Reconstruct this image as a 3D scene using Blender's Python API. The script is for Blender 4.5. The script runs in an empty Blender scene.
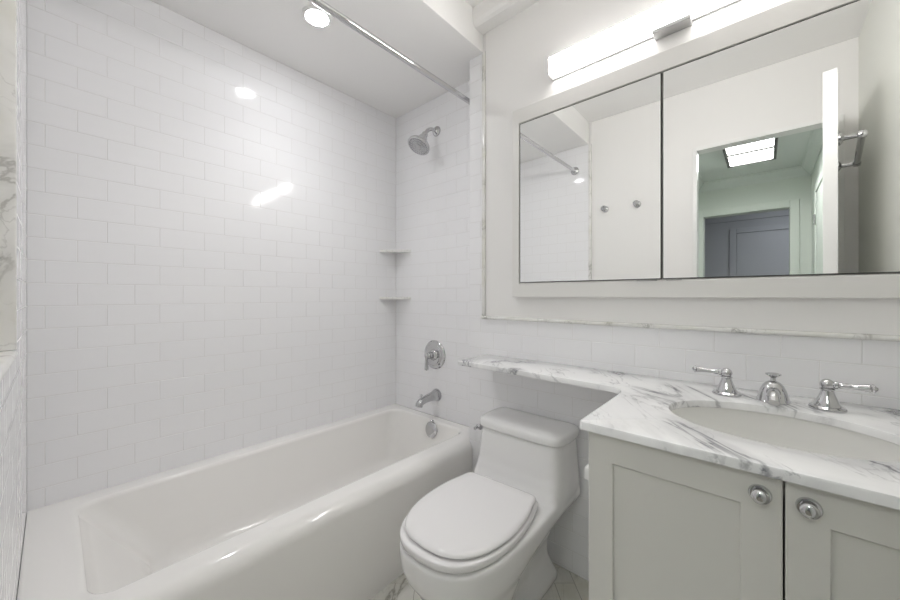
import bpy, bmesh, math, random
from mathutils import Vector, Matrix
random.seed(7)
SC = bpy.context.scene
COL = SC.collection

# ------------------------------------------------------------------ camera, world, exposure
cam = bpy.data.cameras.new('camera'); camo = bpy.data.objects.new('camera', cam); COL.objects.link(camo)
camo.location = (0, 0, 1.12)
camo.rotation_euler = (math.pi/2, 0, 0.727016)
cam.sensor_width = 36.0; cam.lens = 353.09/900*36.0
cam.shift_y = -4.5/900; cam.clip_start = 0.01
SC.camera = camo
w = bpy.data.worlds.new('world'); SC.world = w; w.use_nodes = True
w.node_tree.nodes['Background'].inputs[0].default_value = (0.8, 0.85, 0.9, 1)
w.node_tree.nodes['Background'].inputs[1].default_value = 0.3
SC.view_settings.view_transform = 'Standard'; SC.view_settings.look = 'None'
SC.view_settings.gamma = 1; SC.view_settings.use_curve_mapping = False
SC.view_settings.exposure = 1.89
SC.cycles.max_bounces = 16; SC.cycles.diffuse_bounces = 10; SC.cycles.glossy_bounces = 6
SC.cycles.sample_clamp_indirect = 4.0
VANITY_E = 10.8; VANITY_SIDE_E = 2.6; VANITY_TOP_E = 0.7; CAN_E = 28.0; CAN_W = 4.5; HALL_E = 5.6; ROOM_FILL_E = 6.5      # lamp strengths, the last for an added fill light

# ------------------------------------------------------------------ materials
def mat(name, color, rough=0.5, metal=0.0, bump=None, coat=0.0, spec=None, emit=None):
    m = bpy.data.materials.new(name); m.use_nodes = True
    nt = m.node_tree; b = nt.nodes['Principled BSDF']
    b.inputs['Base Color'].default_value = (*color, 1); b.inputs['Roughness'].default_value = rough
    b.inputs['Metallic'].default_value = metal; b.inputs['Coat Weight'].default_value = coat
    if spec is not None: b.inputs['Specular IOR Level'].default_value = spec
    if emit:
        b.inputs['Emission Color'].default_value = (*emit[0], 1); b.inputs['Emission Strength'].default_value = emit[1]
    if bump:
        sc, st, dist = bump
        tc = nt.nodes.new('ShaderNodeTexCoord'); n = nt.nodes.new('ShaderNodeTexNoise'); bp = nt.nodes.new('ShaderNodeBump')
        n.inputs['Scale'].default_value = sc; n.inputs['Detail'].default_value = 2
        bp.inputs['Strength'].default_value = st; bp.inputs['Distance'].default_value = dist
        nt.links.new(tc.outputs['Object'], n.inputs['Vector']); nt.links.new(n.outputs['Fac'], bp.inputs['Height'])
        nt.links.new(bp.outputs['Normal'], b.inputs['Normal'])
    return m

def marble(name, base, vein, scale=1.0, rough=0.18, amount=1.0, warm=None, off=0.0):
    m = mat(name, base, rough); nt = m.node_tree; L = nt.links; b = nt.nodes['Principled BSDF']
    tc = nt.nodes.new('ShaderNodeTexCoord'); mp = nt.nodes.new('ShaderNodeMapping')
    mr0 = nt.nodes.new('ShaderNodeMapping'); mr0.inputs['Rotation'].default_value = (0.25, 0.2, 1.0)
    mp.inputs['Scale'].default_value = (scale*0.65, scale*2.6, scale*1.6); mp.inputs['Location'].default_value = (off, off*0.7, 0)
    L.new(tc.outputs['Object'], mr0.inputs['Vector']); L.new(mr0.outputs['Vector'], mp.inputs['Vector'])
    def math_(op, a, bb=None, clamp=False):
        n = nt.nodes.new('ShaderNodeMath'); n.operation = op; n.use_clamp = clamp
        for i, v in enumerate((a, bb)):
            if v is None: continue
            if isinstance(v, (int, float)): n.inputs[i].default_value = v
            else: L.new(v, n.inputs[i])
        return n.outputs[0]
    def noise(s, det, dis, rough_=0.55, src=None):
        n = nt.nodes.new('ShaderNodeTexNoise'); n.inputs['Scale'].default_value = s; n.inputs['Detail'].default_value = det
        n.inputs['Distortion'].default_value = dis; n.inputs['Roughness'].default_value = rough_
        L.new(src or mp.outputs['Vector'], n.inputs['Vector']); return n.outputs['Fac']
    def ridge(f, width):
        d = math_('ABSOLUTE', math_('SUBTRACT', f, 0.5))
        mr = nt.nodes.new('ShaderNodeMapRange'); mr.interpolation_type = 'SMOOTHSTEP'
        mr.inputs['From Min'].default_value = 0; mr.inputs['From Max'].default_value = width
        mr.inputs['To Min'].default_value = 1; mr.inputs['To Max'].default_value = 0
        L.new(d, mr.inputs['Value']); return mr.outputs[0]
    def mask(s, lo, hi, off):
        m2 = nt.nodes.new('ShaderNodeMapping'); m2.inputs['Location'].default_value = off
        L.new(tc.outputs['Object'], m2.inputs['Vector'])
        mr = nt.nodes.new('ShaderNodeMapRange'); mr.interpolation_type = 'SMOOTHSTEP'
        mr.inputs['From Min'].default_value = lo; mr.inputs['From Max'].default_value = hi
        L.new(noise(s*scale, 3, 0.3, src=m2.outputs['Vector']), mr.inputs['Value']); return mr.outputs[0]
    bold = math_('MULTIPLY', ridge(noise(2.0, 7, 0.7), 0.020), mask(4.0, 0.46, 0.62, (3, 1, 2)))
    thin = math_('MULTIPLY', ridge(noise(4.2, 7, 0.6), 0.017), mask(6.0, 0.42, 0.6, (9, 4, 1)))
    haze = math_('MULTIPLY', ridge(noise(2.0, 7, 0.7), 0.12), mask(4.0, 0.40, 0.62, (3, 1, 2)))
    tot = math_('ADD', math_('MULTIPLY', bold, 0.62*amount), math_('MULTIPLY', thin, 0.38*amount))
    tot = math_('ADD', tot, math_('MULTIPLY', haze, 0.24*amount), clamp=True)
    mx = nt.nodes.new('ShaderNodeMix'); mx.data_type = 'RGBA'
    mx.inputs['A'].default_value = (*base, 1); mx.inputs['B'].default_value = (*vein, 1)
    L.new(tot, mx.inputs['Factor'])
    out = mx.outputs['Result']
    if warm:
        m3 = nt.nodes.new('ShaderNodeMix'); m3.data_type = 'RGBA'; m3.inputs['B'].default_value = (*warm, 1)
        L.new(out, m3.inputs['A']); L.new(math_('MULTIPLY', mask(5.0, 0.4, 0.75, (5, 7, 3)), 0.8), m3.inputs['Factor']); out = m3.outputs['Result']
    L.new(out, b.inputs['Base Color'])
    return m

M = {}
M['tile'] = mat('white_glazed_tile', (0.872, 0.87, 0.886), 0.085, spec=0.32, bump=(7, 0.07, 0.01))
M['grout'] = mat('grout', (0.765, 0.755, 0.75), 0.8)
M['paint'] = mat('wall_paint', (0.85, 0.84, 0.83), 0.55, bump=(120, 0.04, 0.002))
M['paint_right'] = mat('wall_paint_right', (0.78, 0.785, 0.74), 0.55)
M['ceil'] = mat('ceiling_paint', (0.89, 0.882, 0.875), 0.7)
M['trimw'] = mat('trim_paint', (0.84, 0.84, 0.83), 0.3)
M['porc'] = mat('porcelain', (0.86, 0.855, 0.855), 0.08)
M['enamel'] = mat('tub_enamel', (0.87, 0.858, 0.84), 0.08)
M['seat'] = mat('seat_plastic', (0.86, 0.85, 0.855), 0.16)
M['sink'] = mat('sink_porcelain', (0.79, 0.785, 0.765), 0.12)
M['cab'] = mat('cabinet_paint', (0.65, 0.64, 0.605), 0.38)
M['frame'] = mat('cabinet_frame_white', (0.80, 0.79, 0.77), 0.35)
M['dark'] = mat('dark_gap', (0.03, 0.03, 0.028), 0.7)
M['chrome'] = mat('chrome', (0.62, 0.62, 0.63), 0.06, 1.0)
M['satin'] = mat('satin_chrome', (0.52, 0.52, 0.53), 0.22, 1.0)
M['steel'] = mat('brushed_aluminium', (0.50, 0.50, 0.50), 0.35, 1.0)
M['bronze'] = mat('dark_nickel', (0.16, 0.155, 0.15), 0.4, 0.6)
M['mirror'] = mat('mirror_glass', (0.93, 0.94, 0.93), 0.0, 1.0)
M['medge'] = mat('mirror_edge', (0.06, 0.06, 0.05), 0.4)
M['counter'] = marble('counter_marble', (0.88, 0.88, 0.885), (0.22, 0.22, 0.24), 1.0, 0.12, 1.08)
M['railm'] = marble('rail_marble', (0.84, 0.835, 0.82), (0.36, 0.35, 0.33), 1.6, 0.15, 0.8, warm=(0.74, 0.73, 0.66))
M['floorm'] = marble('floor_marble', (0.72, 0.71, 0.67), (0.27, 0.26, 0.22), 1.5, 0.25, 0.9, warm=(0.60, 0.58, 0.49))
M['fgrout'] = mat('floor_grout', (0.30, 0.285, 0.25), 0.9)
M['hallw'] = mat('hall_paint', (0.69, 0.72, 0.68), 0.6)
M['hallc'] = mat('hall_ceiling_paint', (0.68, 0.71, 0.69), 0.6)
M['roomw'] = mat('far_room_bluish_light_tint', (0.52, 0.525, 0.545), 0.6)  # grey-blue colour stands in for the room's dim bluish daylight
M['hallf'] = mat('hall_floor_wood', (0.36, 0.32, 0.28), 0.35)
M['plastic'] = mat('white_plastic', (0.82, 0.82, 0.81), 0.3)
M['led'] = mat('light_diffuser', (0.9, 0.9, 0.9), 0.4, emit=((1.0, 0.975, 0.96), VANITY_E))
M['led_side'] = mat('light_diffuser_edge', (0.9, 0.9, 0.9), 0.4, emit=((1.0, 0.975, 0.96), VANITY_SIDE_E))
M['led_top'] = mat('light_diffuser_top', (0.9, 0.9, 0.9), 0.4, emit=((1.0, 0.975, 0.96), VANITY_TOP_E))
M['can'] = mat('downlight_lens', (0.9, 0.9, 0.9), 0.4, emit=((0.97, 0.98, 1.0), CAN_E))
M['hglass'] = mat('hall_light_glass', (0.9, 0.9, 0.9), 0.4, emit=((0.97, 1.0, 0.98), HALL_E))
M['rglass'] = mat('far_room_fill_glass', (0.9, 0.9, 0.9), 0.4, emit=((0.88, 0.93, 1.0), ROOM_FILL_E))

# ------------------------------------------------------------------ helpers
def NB(): return bmesh.new()
def world_matrix(o):
    m = o.matrix_basis.copy()
    while o.parent: o = o.parent; m = o.matrix_basis @ m
    return m
def link(name, bm, mats, parent=None, smooth=35, normals=True):
    """link a bmesh written in world coordinates as one mesh object"""
    if normals: bmesh.ops.recalc_face_normals(bm, faces=bm.faces)
    me = bpy.data.meshes.new(name); bm.to_mesh(me); bm.free()
    for k in (mats if isinstance(mats, (list, tuple)) else [mats]): me.materials.append(M[k])
    o = bpy.data.objects.new(name, me); COL.objects.link(o)
    if smooth:
        me.shade_smooth() if hasattr(me, 'shade_smooth') else None
        me.set_sharp_from_angle(angle=math.radians(smooth))
    if parent is not None:
        o.parent = parent; me.transform(world_matrix(parent).inverted())
    return o
def recentre(o, loc):
    """put the origin of a top-level mesh at loc"""
    v = Vector(loc); o.data.transform(Matrix.Translation(-v)); o.location = v; return o
def tag(o, label, cat, group=None):
    o['label'] = label; o['category'] = cat
    if group: o['group'] = group
    return o
def thing(name, label, cat, loc, group=None, rotz=0.0):
    o = bpy.data.objects.new(name, None); COL.objects.link(o); o.location = loc; o.rotation_euler = (0, 0, rotz)
    o.empty_display_size = 0.05
    return tag(o, label, cat, group)
def struct(o, label=None):
    o['kind'] = 'structure'
    if label: o['label'] = label
    return o
def box(bm, x0, x1, y0, y1, z0, z1, mi=0, bev=0.0, seg=2):
    v = [bm.verts.new((x, y, z)) for x in (x0, x1) for y in (y0, y1) for z in (z0, z1)]
    q = [(0,1,3,2),(4,6,7,5),(0,4,5,1),(2,3,7,6),(0,2,6,4),(1,5,7,3)]
    fs = [bm.faces.new([v[i] for i in f]) for f in q]
    for f in fs: f.material_index = mi
    if bev > 0:
        es = list({e for f in fs for e in f.edges})
        r = bmesh.ops.bevel(bm, geom=es, offset=bev, segments=seg, affect='EDGES', profile=0.5)
        for f in r['faces']: f.material_index = mi
    return fs
def frame_axes(axis):
    a = Vector(axis).normalized(); t = Vector((0,0,1)) if abs(a.z) < 0.9 else Vector((1,0,0))
    u = a.cross(t).normalized(); return a, u, a.cross(u).normalized()
def rings_loft(bm, rings, cap0=True, cap1=True, mi=0, close=True):
    vr = [[bm.verts.new(p) for p in r] for r in rings]
    n = len(vr[0])
    for a, b in zip(vr[:-1], vr[1:]):
        for i in range(n if close else n-1):
            j = (i+1) % n
            f = bm.faces.new((a[i], a[j], b[j], b[i])); f.material_index = mi
    if cap0: bm.faces.new(list(reversed(vr[0]))).material_index = mi
    if cap1: bm.faces.new(vr[-1]).material_index = mi
    return vr
def lathe(bm, prof, origin, axis=(0,0,1), seg=32, mi=0, squash=None):
    """prof: list of (radius, distance along the axis)"""
    a, u, v = frame_axes(axis); o = Vector(origin)
    sx, sy = squash or (1, 1)
    rings = []
    for r, t in prof:
        r = max(r, 1e-5)
        rings.append([o + a*t + u*(r*sx*math.cos(2*math.pi*i/seg)) + v*(r*sy*math.sin(2*math.pi*i/seg)) for i in range(seg)])
    rings_loft(bm, rings, mi=mi)
def catmull(pts, n=8, closed=False):
    P = [Vector(p) for p in pts]; out = []
    m = len(P)
    for i in range(m if closed else m-1):
        p1, p2 = P[i], P[(i+1) % m]
        p0 = P[i-1] if (closed or i > 0) else p1*2-p2
        p3 = P[(i+2) % m] if (closed or i+2 < m) else p2*2-p1
        for k in range(n):
            t = k/n
            out.append(0.5*((2*p1)+(p2-p0)*t+(2*p0-5*p1+4*p2-p3)*t*t+(3*p1-p0-3*p2+p3)*t**3))
    if not closed: out.append(P[-1])
    return out
def tube(bm, pts, radii, seg=16, mi=0, squash=1.0):
    P = [Vector(p) for p in pts]
    if isinstance(radii, (int, float)): radii = [radii]*len(P)
    d = (P[1]-P[0]).normalized(); a, u, v = frame_axes(d); rings = []
    for i, p in enumerate(P):
        t = (P[min(i+1, len(P)-1)]-P[max(i-1, 0)]).normalized()
        u = (u - t*u.dot(t)).normalized(); v = t.cross(u)
        rings.append([p + u*(radii[i]*math.cos(2*math.pi*k/seg)) + v*(radii[i]*squash*math.sin(2*math.pi*k/seg)) for k in range(seg)])
    rings_loft(bm, rings, mi=mi)
def sphere(bm, c, r, seg=24, mi=0, scale=(1,1,1)):
    n = 14
    prof = [(r*math.sin(math.pi*i/n), -r*math.cos(math.pi*i/n)) for i in range(n+1)]
    before = set(bm.verts); lathe(bm, prof, (0,0,0), (0,0,1), seg, mi)
    for v in bm.verts:
        if v not in before: v.co = Vector(c) + Vector((v.co.x*scale[0], v.co.y*scale[1], v.co.z*scale[2]))
def tiles(bm, O, U, V, N, u0, u1, v0, v1, P, R, uph, vph, mi, gap=0.0014, skip=None, dev=0.0016, h=0.0009):
    """bevelled running-bond tiles over the rectangle u0..u1 x v0..v1; uph: joint position in the row below vph"""
    O, U, V, N = map(Vector, (O, U, V, N))
    k0 = math.floor((v0-vph)/R)-1; k1 = math.ceil((v1-vph)/R)+1
    for k in range(k0, k1):
        a0, a1 = max(v0, vph+k*R+gap/2), min(v1, vph+(k+1)*R-gap/2)
        if a1-a0 < 0.006: continue
        ph = uph + (0.5*P if (k % 2 == 0) else 0.0)      # row k=-1 carries the joint phase uph
        i0 = math.floor((u0-ph)/P)-1; i1 = math.ceil((u1-ph)/P)+1
        for i in range(i0, i1):
            b0, b1 = max(u0, ph+i*P+gap/2), min(u1, ph+(i+1)*P-gap/2)
            if b1-b0 < 0.004: continue
            if skip and skip((b0+b1)/2, (a0+a1)/2): continue
            tx, ty = random.gauss(0, dev), random.gauss(0, dev)
            e = 0.0009
            lo = [(b0,a0),(b1,a0),(b1,a1),(b0,a1)]; hi = [(b0+e,a0+e),(b1-e,a0+e),(b1-e,a1-e),(b0+e,a1-e)]
            cu, cv = (b0+b1)/2, (a0+a1)/2
            vl = [bm.verts.new(O+U*u+V*v-N*h) for u, v in lo]
            vh = [bm.verts.new(O+U*u+V*v+N*((u-cu)*tx+(v-cv)*ty)) for u, v in hi]
            fs = [bm.faces.new(vh)]
            for j in range(4): fs.append(bm.faces.new((vl[j], vl[(j+1)%4], vh[(j+1)%4], vh[j])))
            for f in fs:
                f.material_index = mi
                f.normal_update()
                if fs[0].normal.dot(N) < 0: pass

# ------------------------------------------------------------------ dimensions
XL, XR = -1.84, 0.37                 # tub wall, right wall
YB, YS, YA = -0.058, 1.395, 1.525    # door wall, sink wall, shower wall
XA, XT0, XT1 = -1.11, -1.026, -1.008 # edge of the shower recess, marble edge trim
ZC, ZA = 2.475, 2.305                # ceiling, lowered ceiling over the tub
ZR0, ZR1 = 1.006, 1.021              # marble chair rail
TP, TR = 0.1539, 0.0777
ZCT = 0.838                          # counter top
G = 0.0009                           # grout depth

# ------------------------------------------------------------------ room shell
bm = NB(); box(bm, XL-0.1, XL-G, YB-0.07, YA+0.1, -0.1, ZC+0.1, 1)
tiles(bm, (XL,0,0), (0,1,0), (0,0,1), (1,0,0), YB, YA, 0.385, ZA, TP, TR, -0.019+TP/2, 1.939, 0)
struct(link('wall_left', bm, ['tile', 'grout'], smooth=None))

bm = NB(); box(bm, XL, XA, YA+G, YA+0.12, -0.1, ZC+0.1, 1)
tiles(bm, (0,YA,0), (1,0,0), (0,0,1), (0,-1,0), XL, XA, 0.385, ZA, TP, TR, XL+0.07, 1.939, 0)
struct(link('wall_alcove', bm, ['tile', 'grout'], smooth=None))

bm = NB()
box(bm, XA, XR, YS+G, YA+0.12, -0.1, ZC+0.1, 1)
AX = -0.7335; ZL = 0.941
tiles(bm, (0,YS,0), (1,0,0), (0,0,1), (0,-1,0), XA, XT0, ZR0, ZA, TP, TR, AX, ZL+TR, 0)
tiles(bm, (0,YS,0), (1,0,0), (0,0,1), (0,-1,0), XA, XR, 0.0, ZR0, TP, TR, AX, ZL+TR, 0)
tiles(bm, (XA,0,0), (0,1,0), (0,0,1), (-1,0,0), YS, YA, 0.385, ZA, TP, TR, YS, ZL+TR, 0)
box(bm, XT1, XR, YS-0.0005, YS+G, ZR1-0.01, ZC, 2)
struct(link('wall_front', bm, ['tile', 'grout', 'paint'], smooth=None))

# door wall with the opening the camera stands in
DX0, DX1, DZ = -0.33, 0.297, 2.063
bm = NB()
box(bm, XL, XT1-0.004, YB-0.07, YB-G, -0.1, ZC+0.1, 1)
box(bm, XT1-0.004, DX0, YB-0.07, YB-0.012, ZR1-0.005, ZC+0.1, 2)
box(bm, XT1-0.004, DX0, YB-0.07, YB-G, -0.1, ZR1-0.005, 1)
box(bm, DX1, XR, YB-0.07, YB-0.012, -0.1, ZC+0.1, 2)
box(bm, DX0, DX1, YB-0.07, YB-0.012, DZ, ZC+0.1, 2)
tiles(bm, (0,YB,0), (1,0,0), (0,0,1), (0,1,0), XL, XT0, 0.385, ZA, TP, TR, XL+0.09, 1.939, 0, 0.0018, None, 0.0003, 0.0003)
tiles(bm, (0,YB,0), (1,0,0), (0,0,1), (0,1,0), XT0, DX0-0.022, 0.0, ZR0, TP, TR, XL+0.09, 1.939, 0, 0.0018, None, 0.0003, 0.0003)
struct(link('wall_back', bm, ['tile', 'grout', 'paint'], smooth=None))
bm = NB(); box(bm, XR, XR+0.1, YB-0.07, YA+0.12, -0.1, ZC+0.1)
struct(link('wall_right', bm, 'paint_right', smooth=None))
bm = NB(); box(bm, XT0, XR, YB-0.07, YS+0.01, ZC, ZC+0.1)
struct(link('ceiling', bm, 'ceil', smooth=None))
bm = NB(); box(bm, XL, XT0, YB, YA+0.005, ZA, ZC+0.1, 0, 0.002)
struct(link('ceiling_alcove', bm, 'ceil', smooth=None), 'lowered flat white ceiling over the bathtub')
# square cornice beam along the top of the sink wall
bm = NB()
prof = [(YS, 2.392), (1.335, 2.392), (1.322, 2.40), (1.316, 2.415), (1.314, 2.435), (1.314, ZC), (YS, ZC)]
rings_loft(bm, [[(x, y, z) for y, z in prof] for x in (XT0, XR)])
struct(link('trim_1', bm, 'ceil', smooth=None), 'white square cornice along the top of the sink wall')
# marble chair rails and the marble edge strips beside the shower tiles
def rail(x0, x1, yw, s):
    bm = NB(); pr = []
    for k in range(9):
        a = -math.pi/2 + math.pi*k/8
        pr.append((yw + s*(0.006+0.009*math.cos(a)), (ZR0+ZR1)/2+0.0075*math.sin(a)))
    yb = yw if s < 0 else yw-0.012
    pr = [(yb, ZR0)] + pr + [(yb, ZR1)]
    rings_loft(bm, [[(x, y, z) for y, z in pr] for x in (x0, x1)])
    return bm
struct(link('trim_2', rail(XT0, XR, YS, -1), 'railm'), 'thin white marble chair rail above the sink wall tiles')
struct(link('trim_3', rail(XT0, DX0-0.022, YB, 1), 'railm'), 'thin white marble chair rail beside the doorway')
bm = NB(); box(bm, XT0, XT1, YS-0.011, YS, ZR1, ZA, 0, 0.003)
struct(link('trim_4', bm, 'railm'), 'upright veined marble strip between shower tiles and painted wall')
bm = NB(); box(bm, XT0, XT1, YB-0.012, YB+0.014, ZR1, ZA, 0, 0.003)
struct(link('trim_5', bm, 'railm'), 'upright veined marble strip beside the near end of the tub')
# thin casing round the doorway
bm = NB()
for x0, x1 in ((DX0-0.02, DX0+0.003), (DX1-0.003, DX1+0.02)): box(bm, x0, x1, YB-0.075, YB+0.012, 0, DZ+0.02, 0, 0.002)
box(bm, DX0+0.003, DX1-0.003, YB-0.075, YB+0.012, DZ-0.003, DZ+0.02, 0, 0.002)
struct(link('trim_6', bm, 'trimw', smooth=None), 'thin white casing of the bathroom doorway')
# herringbone marble floor
bm = NB(); box(bm, XL, XR, YB-0.07, YS, -0.1, -0.0012, 1)
tb = NB(); W, Lh = 0.0775, 0.155; ca, sa = math.cos(math.radians(41.65)), math.sin(math.radians(41.65))
def herr(cx, cy, horiz):
    g = 0.0022
    x0, y0 = cx+g/2, cy+g/2
    x1, y1 = (cx+Lh-g/2, cy+W-g/2) if horiz else (cx+W-g/2, cy+Lh-g/2)
    zt = random.uniform(-0.0002, 0.0002)
    ps = [(x0,y0),(x1,y0),(x1,y1),(x0,y1)]
    vs = [tb.verts.new((-0.7+x*ca-y*sa, 0.7+x*sa+y*ca, zt)) for x, y in ps]
    vl = [tb.verts.new((-0.7+x*ca-y*sa, 0.7+x*sa+y*ca, -0.004)) for x, y in ps]
    tb.faces.new(vs)
    for j in range(4): tb.faces.new((vl[j], vl[(j+1)%4], vs[(j+1)%4], vs[j]))
for i in range(-14, 15):
    for j in range(-8, 8):
        bx, by = i*W + j*2*W, i*W - j*2*W
        herr(bx, by, True); herr(bx, by+W, False)
for co, no in (((XL,0,0),(-1,0,0)), ((XR,0,0),(1,0,0)), ((0,YB,0),(0,-1,0)), ((0,YS,0),(0,1,0))):
    bmesh.ops.bisect_plane(tb, geom=tb.verts[:]+tb.edges[:]+tb.faces[:], plane_co=co, plane_no=no, clear_outer=True)
tm = bpy.data.meshes.new('t'); tb.to_mesh(tm); tb.free(); bm.from_mesh(tm); bpy.data.meshes.remove(tm)
struct(link('floor', bm, ['floorm', 'fgrout'], smooth=None))

# ------------------------------------------------------------------ hall and far room seen in the mirror
HX0, HX1, HY0, HY1, HZ = -0.60, 0.36, YB-0.07, -2.40, 2.44
FX0, FX1, FZ = -0.541, 0.204, 2.05
bm = NB(); box(bm, HX0-0.1, HX0, HY1, HY0, 0, HZ+0.05); struct(link('wall_hall_left', bm, 'hallw', smooth=None))
bm = NB(); box(bm, HX1, HX1+0.1, HY1, HY0, 0, HZ+0.05); struct(link('wall_hall_right', bm, 'hallw', smooth=None))
bm = NB(); box(bm, HX0, HX1, HY1, HY0, HZ, HZ+0.05); struct(link('ceiling_hall', bm, 'hallc', smooth=None))
bm = NB(); box(bm, HX0-0.1, HX1+0.1, HY1-0.12, HY0, -0.1, 0.0); struct(link('floor_hall', bm, 'hallf', smooth=None))
bm = NB()
box(bm, HX0-0.1, FX0, HY1-0.12, HY1, 0, HZ+0.05); box(bm, FX1, HX1+0.1, HY1-0.12, HY1, 0, HZ+0.05); box(bm, FX0, FX1, HY1-0.12, HY1, FZ, HZ+0.05)
struct(link('wall_hall_far', bm, 'hallw', smooth=None))
bm = NB()
for x0, x1 in ((FX0-0.05, FX0+0.003), (FX1-0.003, FX1+0.07)): box(bm, x0, x1, HY1-0.13, HY1+0.018, 0, FZ+0.07, 0, 0.004)
box(bm, FX0+0.003, FX1-0.003, HY1-0.13, HY1+0.018, FZ-0.003, FZ+0.07, 0, 0.004)
struct(link('trim_7', bm, 'hallw', smooth=None), 'pale casing round the opening at the end of the hall')
# stepped crown moulding round the hall
bm = NB()
cp = [(0, 2.345), (0.008, 2.345), (0.012, 2.36), (0.02, 2.372), (0.045, 2.392), (0.06, 2.415), (0.066, 2.425), (0.075, 2.428), (0.075, HZ), (0, HZ)]
def crown(a, b, n):
    a, b, n = Vector(a), Vector(b), Vector(n)
    rings_loft(bm, [[p + n*d + Vector((0,0,z)) for d, z in cp] for p in (a, b)])
crown((HX0,HY1,0), (HX0,HY0,0), (1,0,0)); crown((HX1,HY1,0), (HX1,HY0,0), (-1,0,0)); crown((HX0,HY1,0), (HX1,HY1,0), (0,1,0)); crown((HX0,HY0,0), (HX1,HY0,0), (0,-1,0))
struct(link('trim_8', bm, 'hallc', smooth=20), 'stepped crown moulding round the hall ceiling')
# far room
RX0, RX1, RY0, RY1, RZ = -1.3, 1.1, HY1-0.12, -4.0, 2.32
bm = NB(); box(bm, RX0-0.1, RX0, RY1, RY0, 0, RZ); struct(link('wall_far_room_left', bm, 'roomw', smooth=None))
bm = NB(); box(bm, RX1, RX1+0.1, RY1, RY0, 0, RZ); struct(link('wall_far_room_right', bm, 'roomw', smooth=None))
bm = NB(); box(bm, RX0-0.1, RX1+0.1, RY1-0.1, RY1, 0, RZ); struct(link('wall_far_room_back', bm, 'roomw', smooth=None))
bm = NB(); box(bm, RX0-0.1, HX0-0.1, RY0, RY0+0.1, 0, RZ); box(bm, HX1+0.1, RX1+0.1, RY0, RY0+0.1, 0, RZ); struct(link('wall_far_room_front', bm, 'roomw', smooth=None))
bm = NB(); box(bm, RX0-0.1, RX1+0.1, RY1-0.1, RY0, RZ, RZ+0.1); struct(link('ceiling_far_room', bm, 'roomw', smooth=None))
bm = NB(); box(bm, RX0-0.1, RX1+0.1, RY1-0.1, RY0, -0.1, 0); struct(link('floor_far_room', bm, 'hallf', smooth=None))
bm = NB(); box(bm, RX0, RX1, RY1, RY1+0.03, RZ-0.10, RZ, 0, 0.008); struct(link('trim_9', bm, 'roomw', smooth=None), 'picture rail moulding in the room beyond the hall')
# closed flush door of the far room
bm = NB(); box(bm, -0.30, 0.50, RY1+0.001, RY1+0.02, 0.006, 2.03, 0, 0.002)
d2 = struct(recentre(link('door_2', bm, 'roomw', smooth=None), (-0.30, RY1, 0.0)), 'closed plain door in the room beyond the hall')
bm = NB(); lathe(bm, [(0.024,0),(0.024,0.006),(0.010,0.01),(0.010,0.035),(0.024,0.042),(0.027,0.055),(0.02,0.066),(0,0.069)], (0.44, RY1+0.02, 0.95), (0,1,0), 20)
link('door_knob', bm, 'chrome', d2)
bm = NB()
for x0, x1 in ((-0.385, -0.306), (0.506, 0.585)): box(bm, x0, x1, RY1, RY1+0.024, 0, 2.11, 0, 0.004)
box(bm, -0.306, 0.506, RY1, RY1+0.024, 2.038, 2.11, 0, 0.004)
struct(link('trim_10', bm, 'roomw', smooth=None), 'casing of the closed far-room door')
# side door of the hall with its hinge
bm = NB(); box(bm, HX1-0.022, HX1, -1.85, -1.79, 0, 2.11, 0, 0.004); box(bm, HX1-0.022, HX1, -1.79, -1.0, 2.04, 2.11, 0, 0.004); box(bm, HX1-0.022, HX1, -1.0, -0.94, 0, 2.11, 0, 0.004)
struct(link('trim_11', bm, 'hallw', smooth=None), 'casing of the hall side door')
bm = NB(); box(bm, HX1-0.014, HX1-0.001, -1.786, -1.004, 0.006, 2.034, 0, 0.002)
d3 = struct(recentre(link('door_3', bm, 'hallw', smooth=None), (HX1, -1.786, 0)), 'closed pale door on the side of the hall')
for z in (1.80, 0.25):
    bm = NB(); tube(bm, [(HX1-0.024, -1.789, z-0.045), (HX1-0.024, -1.789, z+0.045)], 0.007, 12); box(bm, HX1-0.0245, HX1-0.0222, -1.82, -1.789, z-0.045, z+0.045)
    link('hinge', bm, 'satin', d3)
# hall ceiling light
hl = thing('ceiling_light', 'framed ceiling light with two bright glass panes in the hall, seen in the mirror', 'ceiling light', (-0.09, -1.20, HZ))
bm = NB()
hx0, hx1, hy0, hy1 = -0.24, 0.06, -1.56, -0.86
box(bm, hx0-0.02, hx1+0.02, hy0-0.02, hy1+0.02, HZ-0.02, HZ, 0, 0.003)
fw = 0.022
for a in ((hx0-fw, hx0, hy0-fw, hy1+fw), (hx1, hx1+fw, hy0-fw, hy1+fw), (hx0, hx1, hy0-fw, hy0), (hx0, hx1, hy1, hy1+fw), (hx0, hx1, -1.245, -1.200)):
    box(bm, *a, HZ-0.095, HZ-0.02)
link('light_frame', bm, 'bronze', hl, None)
for y0, y1 in ((hy0, -1.245), (-1.200, hy1)):
    bm = NB(); box(bm, hx0, hx1, y0, y1, HZ-0.082, HZ-0.03); link('glass_pane', bm, 'hglass', hl, None)
rl = thing('ceiling_light', 'added round fill light, out of view, in the room beyond the hall', 'ceiling light', (0.35, -3.2, RZ))  # unseen lamp added to brighten the far room
bm = NB(); lathe(bm, [(0.16,0),(0.16,0.03),(0.15,0.035),(0,0.035)], (0.35,-3.2,RZ), (0,0,-1), 32); link('fill_light_base', bm, 'steel', rl)
bm = NB(); lathe(bm, [(0.145,0.035),(0.14,0.06),(0.10,0.085),(0,0.095)], (0.35,-3.2,RZ), (0,0,-1), 32); link('fill_light_shade', bm, 'rglass', rl)

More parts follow.
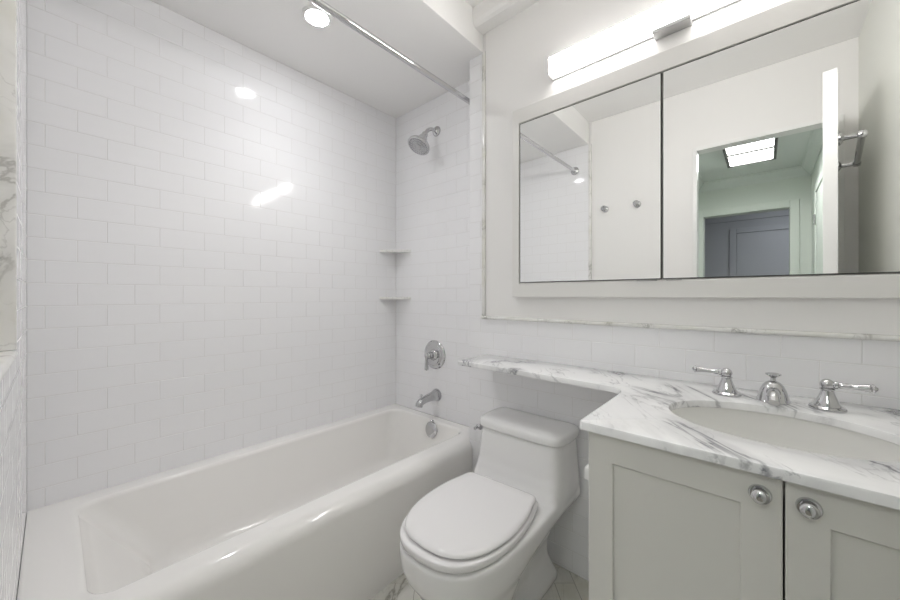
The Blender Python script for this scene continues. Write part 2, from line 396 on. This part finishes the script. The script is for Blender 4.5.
# bathroom door leaf, standing open against the right wall
dl = bpy.data.objects.new('door_1', None); COL.objects.link(dl); struct(dl, 'white bathroom door standing open, seen edge-on in the mirror')
dl.location = (0.289, YB+0.016, 0.0); dl.rotation_euler = (0, 0, math.radians(5.6)); dl.empty_display_size = 0.1
WM = world_matrix(dl)
def link_local(name, bm, mats, parent, smooth=35):
    bm.transform(WM); return link(name, bm, mats, parent, smooth)
bm = NB(); box(bm, -0.043, 0, 0, 0.655, 0.008, 2.05, 0, 0.0015); link_local('door_leaf', bm, 'trimw', dl, None)
bm = NB()
for y in (0.14, 0.60):
    lathe(bm, [(0.027,0),(0.027,0.006),(0.018,0.012),(0.010,0.016),(0.0095,0.052),(0.015,0.056),(0.018,0.066),(0.014,0.078),(0,0.082)], (0, y, 1.772), (1,0,0), 20)
tube(bm, [(0.066, 0.14, 1.772), (0.066, 0.60, 1.772)], 0.0115, 16)
link_local('towel_bar', bm, 'chrome', dl)
bm = NB(); lathe(bm, [(0.026,0),(0.026,0.005),(0.011,0.01),(0.011,0.03),(0.024,0.04),(0.027,0.052),(0.018,0.062),(0,0.064)], (-0.043, 0.595, 0.95), (-1,0,0), 20)
link_local('door_knob', bm, 'chrome', dl)

# ------------------------------------------------------------------ bathtub
def rrect(x0, x1, y0, y1, z, r, n=8):
    """rounded rectangle ring; r may be one radius; ccw from the x1,y0 corner"""
    pts = []
    for cx, cy, a0 in ((x1-r, y0+r, -90), (x1-r, y1-r, 0), (x0+r, y1-r, 90), (x0+r, y0+r, 180)):
        for k in range(n+1):
            a = math.radians(a0 + 90*k/n); pts.append(Vector((cx+r*math.cos(a), cy+r*math.sin(a), z)))
    return pts
TX, ZT = -1.088, 0.40
tub = thing('bathtub', 'white built-in bathtub with a plain apron along the long tiled wall', 'bathtub', (-1.46, 0.73, 0))
bm = NB()
X0, Y0, Y1 = XL+0.001, YB+0.001, YA-0.001
R_ = []
R_.append(rrect(X0, TX, Y0, Y1, 0.0, 0.004))
R_.append(rrect(X0, TX, Y0, Y1, 0.20, 0.004))
for k in range(8):
    a = math.radians(90*k/7); R_.append(rrect(X0, TX-0.05*(1-math.cos(a)), Y0, Y1, ZT-0.05-0.002+0.05*math.sin(a), 0.004))
ix0, ix1, iy0, iy1 = -1.765, -1.19, 0.05, 1.462
R_.append(rrect(X0+0.012, TX-0.058, Y0+0.015, Y1-0.012, ZT-0.0012, 0.018))
R_.append(rrect(ix0-0.03, ix1+0.02, iy0-0.05, iy1+0.03, ZT+0.0, 0.05))
R_.append(rrect(ix0-0.010, ix1+0.010, iy0-0.012, iy1+0.010, ZT-0.0005, 0.06))
for k in range(1, 7):
    a = math.radians(90*k/6)
    o = -0.010+0.016*math.sin(a)
    R_.append(rrect(ix0+o, ix1-o, iy0+o*1.2, iy1-o, ZT-0.016*(1-math.cos(a)), 0.065))
dep = 0.33
for t in (0.12, 0.3, 0.5, 0.7, 0.85):
    R_.append(rrect(ix0+0.006+0.035*t, ix1-0.006-0.035*t, iy0+0.008+0.20*t, iy1-0.006-0.055*t, ZT-0.016-(dep-0.06)*t, 0.065+0.03*t))
for k in range(1, 6):
    a = math.radians(90*k/5); t = 0.85+0.0*k
    o = 0.006+0.035*t + 0.075*(1-math.cos(a))
    R_.append(rrect(ix0+o, ix1-o, iy0+0.008+0.20*t+0.09*(1-math.cos(a)), iy1-0.006-0.055*t-0.075*(1-math.cos(a)), ZT-0.016-(dep-0.06)*t-0.085*math.sin(a), 0.095))
for ring in R_:                         # the apron ends at the sink wall, the rest runs into the shower recess
    x1 = max(p.x for p in ring); z = ring[0].z; xn = XA-0.003
    if x1 > xn:
        xs = x1-xn
        ring[9:18] = [Vector((x, y, z)) for x, y in ((x1, YS-0.012), (x1, YS-0.004), (x1-0.1*xs, YS-0.002), (x1-0.5*xs, YS-0.002), (xn+0.05*xs, YS-0.002), (xn, YS+0.002), (xn, YS+0.06), (xn, Y1-0.003), (xn-0.003, Y1))]
rings_loft(bm, R_, cap0=True, cap1=True)
link('tub_shell', bm, 'enamel', tub, 80)
# overflow plate on the far inside wall
bm = NB(); lathe(bm, [(0.044,0),(0.044,0.005),(0.039,0.009),(0.010,0.011),(0,0.011)], (-1.427, 1.4455, 0.350), (0.0,-1,0.2), 32)
lathe(bm, [(0.008,0),(0.008,0.012),(0.004,0.016),(0,0.016)], (-1.427, 1.455, 0.402-0.006), (0,-1,0.2), 16)
link('overflow_plate', bm, 'chrome', tub)
bm = NB(); lathe(bm, [(0.03,0),(0.03,0.003),(0.02,0.005),(0,0.004)], (-1.477, 1.22, ZT-0.016-(dep-0.06)*0.85-0.085), (0,0,1), 24); link('drain', bm, 'chrome', tub)

# ------------------------------------------------------------------ shower fittings
sh = thing('shower_sprayer', 'round chrome shower head on a bent arm high on the tiled end wall', 'shower head', (-1.461, YA, 2.10))
bm = NB(); lathe(bm, [(0.030,0),(0.030,0.004),(0.026,0.012),(0.014,0.020),(0.012,0.022),(0,0.022)], (-1.461, YA, 2.10), (0,-1,0), 32); link('flange', bm, 'chrome', sh)
bm = NB(); arm = catmull([(-1.461, YA-0.012, 2.10), (-1.461, YA-0.045, 2.098), (-1.461, YA-0.075, 2.082), (-1.461, YA-0.098, 2.052)], 8)
tube(bm, arm, 0.0105, 16); link('arm', bm, 'chrome', sh)
hp = Vector((-1.461, YA-0.098, 2.052)); hd = Vector((-0.04, -0.50, -0.866)).normalized()
bm = NB(); lathe(bm, [(0.014,-0.004),(0.018,0.0),(0.019,0.012),(0.016,0.02),(0.024,0.026),(0.027,0.034),(0.027,0.046),(0.024,0.050),(0.034,0.062),(0.052,0.074),(0.062,0.082),(0.066,0.090),(0.066,0.098),(0.060,0.101)], hp, hd, 40); hb = link('head_body', bm, 'chrome', sh)
bm = NB(); lathe(bm, [(0.061,0.0985),(0.058,0.103),(0.050,0.101),(0.046,0.104),(0.036,0.102),(0.032,0.105),(0.020,0.103),(0.016,0.106),(0,0.105)], hp, hd, 40)
a_, u_, v_ = frame_axes(hd)
for rr, nn in ((0.054, 28), (0.041, 20), (0.026, 12)):
    for i in range(nn):
        p = hp + hd*0.101 + u_*rr*math.cos(2*math.pi*i/nn) + v_*rr*math.sin(2*math.pi*i/nn); lathe(bm, [(0.0022,0),(0.0018,0.004),(0,0.0045)], p, hd, 6)
link('spray_face', bm, 'satin', sh)

sv = thing('shower_valve', 'round chrome shower valve plate with a lever, above the tub spout', 'shower valve', (-1.477, YA, 0.765))
bm = NB(); lathe(bm, [(0.086,0),(0.086,0.004),(0.080,0.010),(0.066,0.012),(0.062,0.016),(0.052,0.018),(0.045,0.016),(0,0.016)], (-1.477, YA, 0.765), (0,-1,0), 48); link('escutcheon', bm, 'chrome', sv)
bm = NB(); lathe(bm, [(0.034,0.014),(0.030,0.022),(0.020,0.028),(0.017,0.05),(0.020,0.054),(0.020,0.062),(0.014,0.070),(0.012,0.078),(0,0.080)], (-1.477, YA, 0.765), (0,-1,0), 32); link('hub', bm, 'chrome', sv)
bm = NB(); lathe(bm, [(0.010,-0.014),(0.012,-0.01),(0.012,0.008),(0.0085,0.014),(0.009,0.03),(0.0115,0.07),(0.012,0.082),(0.010,0.085),(0,0.086)], (-1.477, YA-0.072, 0.768), (0,0,-1), 20); link('lever', bm, 'chrome', sv)

ts = thing('tub_spout', 'flared chrome tub spout with a diverter knob, above the overflow plate', 'tub spout', (-1.461, YA, 0.525))
bm = NB(); sp = catmull([(-1.461, YA, 0.527), (-1.461, YA-0.012, 0.527), (-1.461, YA-0.04, 0.526), (-1.461, YA-0.085, 0.522), (-1.461, YA-0.125, 0.514), (-1.461, YA-0.142, 0.504), (-1.461, YA-0.147, 0.489)], 4)
n = len(sp); rad = []
for i in range(n):
    t = i/(n-1); rad.append(0.037-0.004*t if t < 0.12 else 0.0205 + 0.0155*max(0, 1-(t-0.12)/0.45)**1.6)
tube(bm, sp, rad, 24); link('spout_body', bm, 'satin', ts)
bm = NB(); lathe(bm, [(0.005,0),(0.0045,0.016),(0.009,0.019),(0.009,0.026),(0.005,0.029),(0,0.029)], (-1.461, YA-0.130, 0.527), (0,0,1), 16); link('diverter_knob', bm, 'chrome', ts)

for z, lab in ((1.397, 'upper white marble corner shelf in the tiled shower corner'), (1.095, 'lower white marble corner shelf in the tiled shower corner')):
    bm = NB(); out = [(XL, YA)]; A = Vector((XL, YA-0.135)); B = Vector((XL+0.150, YA)); mid = (A+B)/2 + Vector((0.020, -0.020))
    for k in range(13):
        t = k/12; out.append(tuple(A*(1-t)**2 + mid*2*t*(1-t) + B*t*t))
    prof = [(0.003, 0.0), (0.0, 0.003), (0.0, 0.012), (0.003, 0.016)]
    c = Vector((XL+0.03, YA-0.03)); rs = []
    for ins, dz in prof:
        ring = []
        for i, p in enumerate(out):
            p = Vector(p)
            if 0 < i: p = p + (c-p).normalized()*ins if 1 < i < 13 else p
            ring.append((p.x, p.y, z+dz))
        rs.append(ring)
    rings_loft(bm, rs)
    tag(recentre(link('corner_shelf', bm, 'railm'), (XL, YA, z)), lab, 'shelf', 'marble corner shelves')

cr = thing('curtain_rod', 'chrome shower curtain rod spanning the tub below the lowered ceiling', 'curtain rod', (-1.137, YB, 2.121))
bm = NB(); tube(bm, [(-1.137, YB+0.004, 2.121), (-1.137, YA-0.004, 2.121)], 0.0125, 24); link('rod', bm, 'chrome', cr)
for y, s in ((YB, 1), (YA, -1)):
    bm = NB(); lathe(bm, [(0.032,0.0005),(0.032,0.006),(0.026,0.014),(0.016,0.018),(0.016,0.03),(0.0126,0.032)], (-1.137, y, 2.121), (0,s,0), 28); link('flange', bm, 'chrome', cr)

dn = thing('downlight', 'small round recessed downlight glowing in the lowered ceiling over the tub', 'downlight', (-1.42, 0.746, ZA))
bm = NB(); lathe(bm, [(0.062,0.0),(0.062,0.004),(0.058,0.007),(0.047,0.007),(0.045,0.004),(0.045,0.0)], (-1.42, 0.746, ZA), (0,0,-1), 40); link('trim_ring', bm, 'trimw', dn)
bm = NB(); lathe(bm, [(0.045,0.001),(0.045,0.004),(0.03,0.0055),(0,0.006)], (-1.42, 0.746, ZA), (0,0,-1), 40); link('lens', bm, 'can', dn)
la = bpy.data.lights.new('downlight_beam', 'SPOT'); la.energy = CAN_W; la.color = (0.985, 0.99, 1.0); la.spot_size = math.radians(115); la.spot_blend = 1.0; la.shadow_soft_size = 0.04
lo = bpy.data.objects.new('downlight_beam', la); COL.objects.link(lo); lo.parent = dn; lo.location = (0, 0, -0.012)

# ------------------------------------------------------------------ toilet
TC = -0.714
to = thing('toilet', 'white one-piece toilet with closed lid, between bathtub and vanity', 'toilet', (TC, 1.05, 0))
def half_outline(pts, z, n=6, cx=TC, rot=0.0, piv=(0,0)):
    """pts: half profile (half width, y) from the front tip to the rear middle"""
    h = catmull([Vector((p[0], p[1], 0)) for p in pts], n)
    r = [Vector((cx+p.x, p.y, z)) for p in h] + [Vector((cx-p.x, p.y, z)) for p in reversed(h[1:-1])]
    if rot:
        pv = Vector((piv[0], piv[1], 0)); Rm = Matrix.Rotation(rot, 3, 'Z'); r = [pv + Rm @ (p-pv) for p in r]
    return r
def lerp_prof(a, b, t): return [(p[0]*(1-t)+q[0]*t, p[1]*(1-t)+q[1]*t) for p, q in zip(a, b)]
bm = NB()
rim = [(0,0.664),(0.07,0.673),(0.123,0.710),(0.159,0.778),(0.176,0.86),(0.179,0.96),(0.179,1.06),(0.178,1.15),(0.177,1.24),(0.177,1.33),(0.168,1.375),(0,1.380)]
r2  = [(0,0.667),(0.069,0.676),(0.121,0.713),(0.156,0.780),(0.173,0.86),(0.176,0.96),(0.173,1.06),(0.168,1.15),(0.164,1.24),(0.162,1.33),(0.15,1.370),(0,1.376)]
r3  = [(0,0.705),(0.055,0.713),(0.104,0.745),(0.138,0.80),(0.152,0.87),(0.148,0.96),(0.122,1.05),(0.098,1.15),(0.088,1.24),(0.088,1.32),(0.08,1.355),(0,1.360)]
r4  = [(0,0.775),(0.050,0.782),(0.088,0.806),(0.112,0.85),(0.120,0.91),(0.108,0.98),(0.080,1.06),(0.068,1.15),(0.068,1.22),(0.068,1.29),(0.06,1.325),(0,1.330)]
r5  = [(0,0.800),(0.055,0.806),(0.092,0.828),(0.112,0.87),(0.116,0.92),(0.108,1.00),(0.100,1.07),(0.104,1.15),(0.106,1.22),(0.104,1.29),(0.095,1.335),(0,1.340)]
rings_loft(bm, [half_outline(p, z) for p, z in ((r5,0.0),(r5,0.03),(lerp_prof(r4,r5,0.5),0.055),(r4,0.09),(r4,0.14),(lerp_prof(r4,r3,0.55),0.19),(r3,0.245),(lerp_prof(r3,r2,0.70),0.285),(r2,0.318),(rim,0.350),(rim,0.371),(lerp_prof(rim,r2,0.35),0.381))])
# tank, growing out of the rear deck
TKC = -0.728
def tank_ring(z, hw, y0, y1, bow=0.012):
    """plan of the tank: softly bowed front, rounded ends"""
    h = [(0,y0),(hw*0.5,y0+0.002),(hw*0.82,y0+bow*0.8),(hw*0.94,y0+0.030),(hw*0.99,y0+0.070),(hw,y0+0.11),(hw*0.985,y1-0.035),(hw*0.93,y1-0.008),(hw*0.8,y1),(hw*0.4,y1),(0,y1)]
    return half_outline(h, z, 5, TKC)
rings_loft(bm, [tank_ring(0.330,0.168,1.16,1.372), tank_ring(0.345,0.184,1.145,1.380), tank_ring(0.362,0.192,1.140,1.383), tank_ring(0.385,0.196,1.145,1.385), tank_ring(0.41,0.195,1.165,1.386), tank_ring(0.45,0.192,1.182,1.387), tank_ring(0.569,0.184,1.194,1.387)])
tb_ = link('toilet_body', bm, 'porc', to, None)
rm = tb_.modifiers.new('remesh', 'REMESH'); rm.mode = 'VOXEL'; rm.voxel_size = 0.006; rm.use_smooth_shade = True
sm = tb_.modifiers.new('smooth', 'SMOOTH'); sm.factor = 0.5; sm.iterations = 14
bm = NB()
def tl(z, o): return tank_ring(z, 0.193-o, 1.186+o, 1.391-o*0.5)
def shrink(ring, k, z):
    c = sum(ring, Vector())/len(ring); return [Vector((c.x+(p.x-c.x)*k, c.y+(p.y-c.y)*k, z)) for p in ring]
L0 = tl(0.606, 0.010)
rings_loft(bm, [tl(0.5715,0.006), tl(0.574,0.001), tl(0.578,0.0), tl(0.595,0.0005), tl(0.602,0.004), L0, shrink(L0,0.94,0.6085), shrink(L0,0.80,0.612), shrink(L0,0.4,0.6145)])
link('tank_lid', bm, 'porc', to, 60)
# seat ring and lid
lidp = [(0,0.688),(0.06,0.695),(0.112,0.724),(0.149,0.780),(0.168,0.855),(0.171,0.93),(0.166,1.00),(0.153,1.06),(0.145,1.098),(0.130,1.113),(0.09,1.116),(0,1.117)]
seatp = [(0,0.668),(0.065,0.676),(0.119,0.710),(0.156,0.774),(0.174,0.855),(0.177,0.93),(0.172,1.00),(0.161,1.06),(0.150,1.10),(0.135,1.117),(0.09,1.12),(0,1.121)]
RO, PV, LX = math.radians(3.0), (TC, 1.11), TC-0.018
def inset(p, o): 
    c = Vector((0, 0.92)); q = []
    for w_, y in p:
        v = Vector((w_, y)); d = (c-v).normalized(); v2 = v + d*o
        q.append((max(0, v2.x) if w_ > 0 else 0, v2.y))
    return q
bm = NB()
sl = lambda p, z, o=0: half_outline(inset(p, o), z, 6, LX, RO, PV)
rings_loft(bm, [sl(seatp,0.3855,0.016), sl(seatp,0.3865,0.003), sl(seatp,0.389,0.0), sl(seatp,0.403,0.0), sl(seatp,0.4065,0.003), sl(seatp,0.4075,0.014)])
link('seat', bm, 'seat', to, 60)
bm = NB()
rings_loft(bm, [sl(lidp,0.4125,0.022), sl(lidp,0.4127,0.002), sl(lidp,0.4150,0.0), sl(lidp,0.419,0.0015), sl(lidp,0.423,0.006), sl(lidp,0.4255,0.015), sl(lidp,0.427,0.05), sl(lidp,0.4275,0.11)])
link('lid', bm, 'seat', to, 60)
for sx in (-0.075, 0.075):
    bm = NB(); box(bm, LX+sx-0.018, LX+sx+0.018, 1.108, 1.136, 0.384, 0.412, 0, 0.006, 3); link('hinge', bm, 'seat', to)
bm = NB()
lathe(bm, [(0.012,0),(0.012,0.006),(0.007,0.01),(0.007,0.022),(0,0.022)], (TKC-0.1835, 1.225, 0.553), (-1,0,0), 16)
tube(bm, [(TKC-0.200, 1.230, 0.553), (TKC-0.2005, 1.218, 0.552), (TKC-0.200, 1.203, 0.549)], [0.006, 0.006, 0.007], 12)
link('flush_lever', bm, 'chrome', to)

# ------------------------------------------------------------------ vanity
CX0, CX1, CYF = -0.2985, 0.345, 0.808
va = thing('vanity', 'pale grey painted two-door vanity cabinet under the marble counter', 'vanity cabinet', (0.03, 1.1, 0))
bm = NB()
for a in ((CX0, CX0+0.018, CYF+0.022, YS-0.003, 0.09), (CX1, XR-0.003, CYF+0.022, YS-0.003, 0.09), (CX0+0.018, CX1, YS-0.015, YS-0.003, 0.09)): box(bm, *a, ZCT-0.0215)
box(bm, CX0+0.018, CX1, CYF+0.022, YS-0.015, 0.09, 0.108)
box(bm, CX0+0.018, CX1, CYF+0.022, CYF+0.04, ZCT-0.06, ZCT-0.0215)
box(bm, CX0+0.03, XR-0.003, CYF+0.08, YS-0.003, 0.0, 0.09)
box(bm, CX1+0.0015, XR-0.003, CYF, CYF+0.022, 0.09, ZCT-0.0215)
link('carcass', bm, 'cab', va, None)
def cab_door(x0, x1, px0, px1, knobx):
    z0, z1 = 0.10, ZCT-0.0235; pz0, pz1 = 0.175, 0.753; y0, y1 = CYF, CYF+0.020
    bm = NB()
    def quad(*p): bm.faces.new([bm.verts.new(q) for q in p])
    rec = 0.007; ed = 0.0015
    loops = []
    def lp(a0, a1, b0, b1, y): return [(a0,y,b0),(a1,y,b0),(a1,y,b1),(a0,y,b1)]
    rings_loft(bm, [lp(x0,x1,z0,z1,y1), lp(x0,x1,z0,z1,y0+ed), lp(x0+ed,x1-ed,z0+ed,z1-ed,y0), lp(px0-ed,px1+ed,pz0-ed,pz1+ed,y0), lp(px0,px1,pz0,pz1,y0+ed), lp(px0,px1,pz0,pz1,y0+rec)])
    d = link('door', bm, 'cab', va, None)
    zk = 0.779
    bm = NB(); lathe(bm, [(0.0160,0),(0.0160,0.002),(0.0145,0.0045),(0.012,0.005),(0,0.005)], (knobx, y0, zk), (0,-1,0), 28)
    lathe(bm, [(0.007,0.004),(0.007,0.008),(0.0105,0.0105),(0.0120,0.013),(0.0118,0.0155),(0.0095,0.018),(0.005,0.0193),(0,0.0196)], (knobx, y0, zk), (0,-1,0), 28)
    link('knob', bm, 'chrome', d)
cab_door(CX0+0.0005, 0.0232, -0.2456, -0.032, -0.0053)
cab_door(0.0262, CX1, 0.0787, CX1-0.05, 0.054)
bm = NB(); box(bm, CX0-0.019, CX0, 0.833, 0.858, 0.686, 0.716, 0, 0.004); link('side_bracket', bm, 'plastic', va)['label'] = 'small white plastic bracket'

# marble counter with the narrow ledge running over the toilet
def offset_loop(pts, d):
    n = len(pts); out = []
    for i in range(n):
        p0, p1, p2 = Vector(pts[i-1]), Vector(pts[i]), Vector(pts[(i+1) % n])
        a = (p1-p0).normalized(); b = (p2-p1).normalized()
        na, nb = Vector((-a.y, a.x)), Vector((-b.y, b.x)); m = (na+nb)
        m = m/max(m.length_squared, 0.3)*2 if m.length > 1e-6 else na
        out.append(p1 + m*d)          # ccw loop: +d moves inwards
    return out
def fillet(c, a0, a1, r, n=6): return [Vector((c[0]+r*math.cos(math.radians(a0+(a1-a0)*k/n)), c[1]+r*math.sin(math.radians(a0+(a1-a0)*k/n)))) for k in range(n+1)]
YBK = YS-0.001; LEF = 1.168; CLX, CFY = -0.314, 0.789
outl = [Vector((XR-0.001, CFY)), Vector((XR-0.001, YBK)), Vector((-1.0, YBK))]
outl += fillet((-1.0+0.012, LEF+0.012), 180, 270, 0.012)
outl += [Vector((-0.80, LEF)), Vector((-0.60, LEF-0.003)), Vector((-0.42, LEF-0.008))]
outl += catmull([Vector((-0.40,LEF-0.009,0)), Vector((-0.358,LEF-0.013,0)), Vector((-0.330,LEF-0.026,0)), Vector((-0.317,LEF-0.055,0)), Vector((CLX,LEF-0.10,0))], 4)
outl = [Vector((p.x, p.y)) for p in outl]
outl += fillet((CLX+0.010, CFY+0.010), 180, 270, 0.010)
SKX, SKY, SA, SB = 0.022, 1.060, 0.203, 0.152
hole = [Vector((SKX+SA*math.cos(2*math.pi*i/72), SKY+SB*math.sin(2*math.pi*i/72))) for i in range(72)]
bm = NB()
zb, zt = ZCT-0.020, ZCT
prof = [(0.0015, zb), (0.0, zb+0.0015), (0.0, zt-0.006), (0.0018, zt-0.0018), (0.006, zt)]
ro = [[(p.x, p.y, z) for p in offset_loop(outl, o)] for o, z in prof]
rh = [[(p.x, p.y, z) for p in [Vector((SKX,SKY)) + (q-Vector((SKX,SKY)))*(1+o/0.17) for q in hole]] for o, z in prof]
vo = rings_loft(bm, ro, False, False); vh = rings_loft(bm, rh, False, False)
for k in (0, -1):
    es = []
    for ring in (vo[k], vh[k]):
        for i in range(len(ring)): es.append(bm.edges.get((ring[i], ring[(i+1) % len(ring)])))
    bmesh.ops.triangle_fill(bm, edges=es, use_beauty=True)
tag(recentre(link('countertop', bm, 'counter', smooth=30), (0.022, 1.06, ZCT)), 'grey-veined white marble counter with a ledge running over the toilet', 'countertop')
# undermount basin
bm = NB(); rs = []
def ell(a, b, z): return [(SKX+a*math.cos(2*math.pi*i/72), SKY+b*math.sin(2*math.pi*i/72), z) for i in range(72)]
a0, b0 = SA+0.006, SB+0.006
inner = [(1.0, 0), (0.995, -0.02), (0.97, -0.05), (0.92, -0.085), (0.82, -0.115), (0.65, -0.135), (0.40, -0.147), (0.10, -0.152)]
zt2 = ZCT-0.0205
rs.append(ell(a0*0.3, b0*0.3, zt2-0.165)); rs.append(ell(a0*0.75, b0*0.75, zt2-0.145)); rs.append(ell(a0+0.004, b0+0.004, zt2-0.06)); rs.append(ell(a0+0.02, b0+0.02, zt2-0.012)); rs.append(ell(a0+0.02, b0+0.02, zt2))
for s, dz in inner: rs.append(ell(a0*s, b0*s, zt2+dz))
rings_loft(bm, rs)
sk = tag(recentre(link('sink_basin', bm, 'sink', smooth=60), (SKX, SKY, zt2)), 'oval undermount porcelain basin set in the marble counter', 'sink')
bm = NB(); lathe(bm, [(0.022,0.0),(0.022,0.004),(0.014,0.005),(0.012,0.003),(0,0.003)], (SKX, SKY, zt2-0.152), (0,0,1), 24); link('drain', bm, 'chrome', sk)

# widespread faucet: two lever handles and a spout, each its own piece
def faucet_handle(x, s, tilt, lab):
    y = 1.275
    t = thing('lever_tap', lab, 'tap', (x, y, ZCT), 'lever handles of the sink faucet')
    bm = NB(); lathe(bm, [(0.033,0.0003),(0.034,0.003),(0.033,0.007),(0.029,0.010),(0.026,0.010),(0,0.010)], (x,y,ZCT), (0,0,1), 36); link('base_plate', bm, 'chrome', t)
    bm = NB(); lathe(bm, [(0.024,0.009),(0.0235,0.013),(0.020,0.022),(0.0155,0.033),(0.0125,0.042),(0.0115,0.047),(0.0135,0.049),(0.0135,0.052),(0.010,0.054),(0,0.054)], (x,y,ZCT), (0,0,1), 32); link('bell', bm, 'chrome', t)
    bm = NB(); sphere(bm, (x,y,ZCT+0.062), 0.0135, 28)
    d = Vector((s, tilt, 0.03)).normalized()
    lathe(bm, [(0.007,0.010),(0.0095,0.013),(0.0095,0.017),(0.007,0.019),(0.0075,0.021),(0.0068,0.030),(0.0064,0.045),(0.0076,0.056),(0.0092,0.065),(0.0098,0.068),(0.0085,0.070),(0.0105,0.072),(0.0105,0.075),(0.006,0.078),(0.003,0.081),(0,0.0815)], (x,y,ZCT+0.062), d, 20)
    link('lever', bm, 'chrome', t)
faucet_handle(-0.080, -1, -0.10, 'chrome lever faucet handle on the far side of the spout, towards the toilet')
faucet_handle(0.117, 1, -0.05, 'chrome lever faucet handle nearest the right wall, lever pointing away from the spout')
fx, fy = 0.018, 1.278
fs = thing('faucet_spout', 'short bell-shaped chrome faucet spout with a lift knob behind the basin', 'faucet', (fx, fy, ZCT))
bm = NB(); lathe(bm, [(0.034,0.0003),(0.035,0.003),(0.033,0.006),(0.0315,0.010),(0.030,0.018),(0.027,0.030),(0.021,0.043),(0.015,0.050),(0.010,0.053),(0.006,0.055),(0,0.055)], (fx,fy,ZCT), (0,0,1), 36); link('bell', bm, 'chrome', fs, 28)
bm = NB(); spp = catmull([(fx, fy-0.006, ZCT+0.026), (fx, fy-0.035, ZCT+0.028), (fx, fy-0.062, ZCT+0.024), (fx, fy-0.076, ZCT+0.012)], 6)
tube(bm, spp, [0.0145]*6+[0.0135]*6+[0.012]*(len(spp)-12), 20); link('spout', bm, 'chrome', fs)
bm = NB(); lathe(bm, [(0.006,0.053),(0.005,0.062),(0.010,0.066),(0.0165,0.071),(0.0165,0.0735),(0.008,0.076),(0,0.0765)], (fx,fy,ZCT), (0,0,1), 28); link('lift_knob', bm, 'chrome', fs)

# ------------------------------------------------------------------ mirrored medicine cabinet
DM = 1.367
mc = thing('medicine_cabinet', 'wide white-framed mirrored medicine cabinet above the sink', 'medicine cabinet', (-0.258, YS, 1.113))
fx0, fx1, fz0, fz1 = -0.844, 0.330, 1.113, 1.945; mx0, mx1, mz0, mz1 = -0.808, 0.294, 1.173, 1.878
bm = NB()
def lpz(a0, a1, b0, b1, y): return [(a0,y,b0),(a1,y,b0),(a1,y,b1),(a0,y,b1)]
ed = 0.002
rings_loft(bm, [lpz(fx0,fx1,fz0,fz1,YS-0.001), lpz(fx0,fx1,fz0,fz1,DM+ed), lpz(fx0+ed,fx1-ed,fz0+ed,fz1-ed,DM), lpz(mx0-ed,mx1+ed,mz0-ed,mz1+ed,DM), lpz(mx0,mx1,mz0,mz1,DM+ed), lpz(mx0,mx1,mz0,mz1,DM+0.012)])
link('frame', bm, 'frame', mc, None)
for x0, x1 in ((mx0+0.003, -0.2600), (-0.2560, mx1-0.003)):
    bm = NB(); box(bm, x0, x1, DM+0.001, DM+0.011, mz0+0.003, mz1-0.003, 1)
    e = 0.0022
    f = bm.faces.new([bm.verts.new(p) for p in lpz(x0+e, x1-e, mz0+0.003+e, mz1-0.003-e, DM+0.0006)]); f.material_index = 0
    md = link('mirror_door', bm, ['mirror', 'medge'], mc, None, normals=False)
    xa, xb = (x1-0.075, x1-0.012) if x0 < -0.5 else (x0+0.012, x0+0.055)
    bm = NB(); box(bm, xa, xb, DM-0.006, DM+0.001, mz0-0.0025, mz0+0.0005, 0, 0.0005); link('pull_tab', bm, 'steel', md, None)

# ------------------------------------------------------------------ vanity light bar
vl = thing('vanity_light', 'long bright LED bar light above the mirrored cabinet', 'wall light', (-0.223, YS, 2.015))
vx0, vx1, vz0, vz1, vy = -0.660, 0.202, 2.023, 2.095, 1.345
bm = NB(); box(bm, vx0, vx1, 1.385, YS-0.001, vz0-0.003, vz1-0.004, 0, 0.001); link('backplate', bm, 'steel', vl, None)
bm = NB(); pr = [(1.385, vz0), (vy+0.012, vz0), (vy+0.004, vz0+0.003), (vy, vz0+0.010), (vy, vz1-0.006), (vy+0.006, vz1), (1.385, vz1)]
rings_loft(bm, [[(x, y, z) for y, z in pr] for x in (vx0+0.004, vx1-0.004)])
for f in bm.faces:
    f.normal_update()
    c_ = f.calc_center_median()
    f.material_index = 0 if c_.y < vy+0.003 else (2 if c_.z > vz1-0.01 else 1)
link('diffuser', bm, ['led', 'led_side', 'led_top'], vl, 30)
for x0, x1 in ((vx0-0.003, vx0+0.004), (vx1-0.004, vx1+0.003)):
    bm = NB(); p2 = [(1.386, vz0-0.002), (vy+0.011, vz0-0.002), (vy+0.002, vz0+0.001), (vy-0.002, vz0+0.009), (vy-0.002, vz1-0.004), (vy+0.004, vz1+0.002), (1.386, vz1+0.002)]
    rings_loft(bm, [[(x, y, z) for y, z in p2] for x in (x0, x1)]); link('end_cap', bm, 'plastic', vl, None)
bm = NB(); box(bm, -0.283, -0.175, vy+0.004, 1.393, vz0-0.018, vz0-0.0035, 0, 0.002); link('centre_clip', bm, 'steel', vl, None)

# ------------------------------------------------------------------ robe hooks on the door wall
for x, lab in ((-0.905, 'round chrome robe hook nearest the shower, reflected in the mirror'), (-0.683, 'round chrome robe hook nearest the doorway, reflected in the mirror')):
    bm = NB(); lathe(bm, [(0.024,0.0005),(0.024,0.005),(0.019,0.009),(0.010,0.012),(0.008,0.03),(0.012,0.035),(0.020,0.040),(0.021,0.046),(0.016,0.052),(0,0.054)], (x, YB-0.012, 1.778), (0,1,0), 28)
    tag(recentre(link('robe_hook', bm, 'chrome'), (x, YB-0.012, 1.778)), lab, 'hook', 'robe hooks on the door wall')
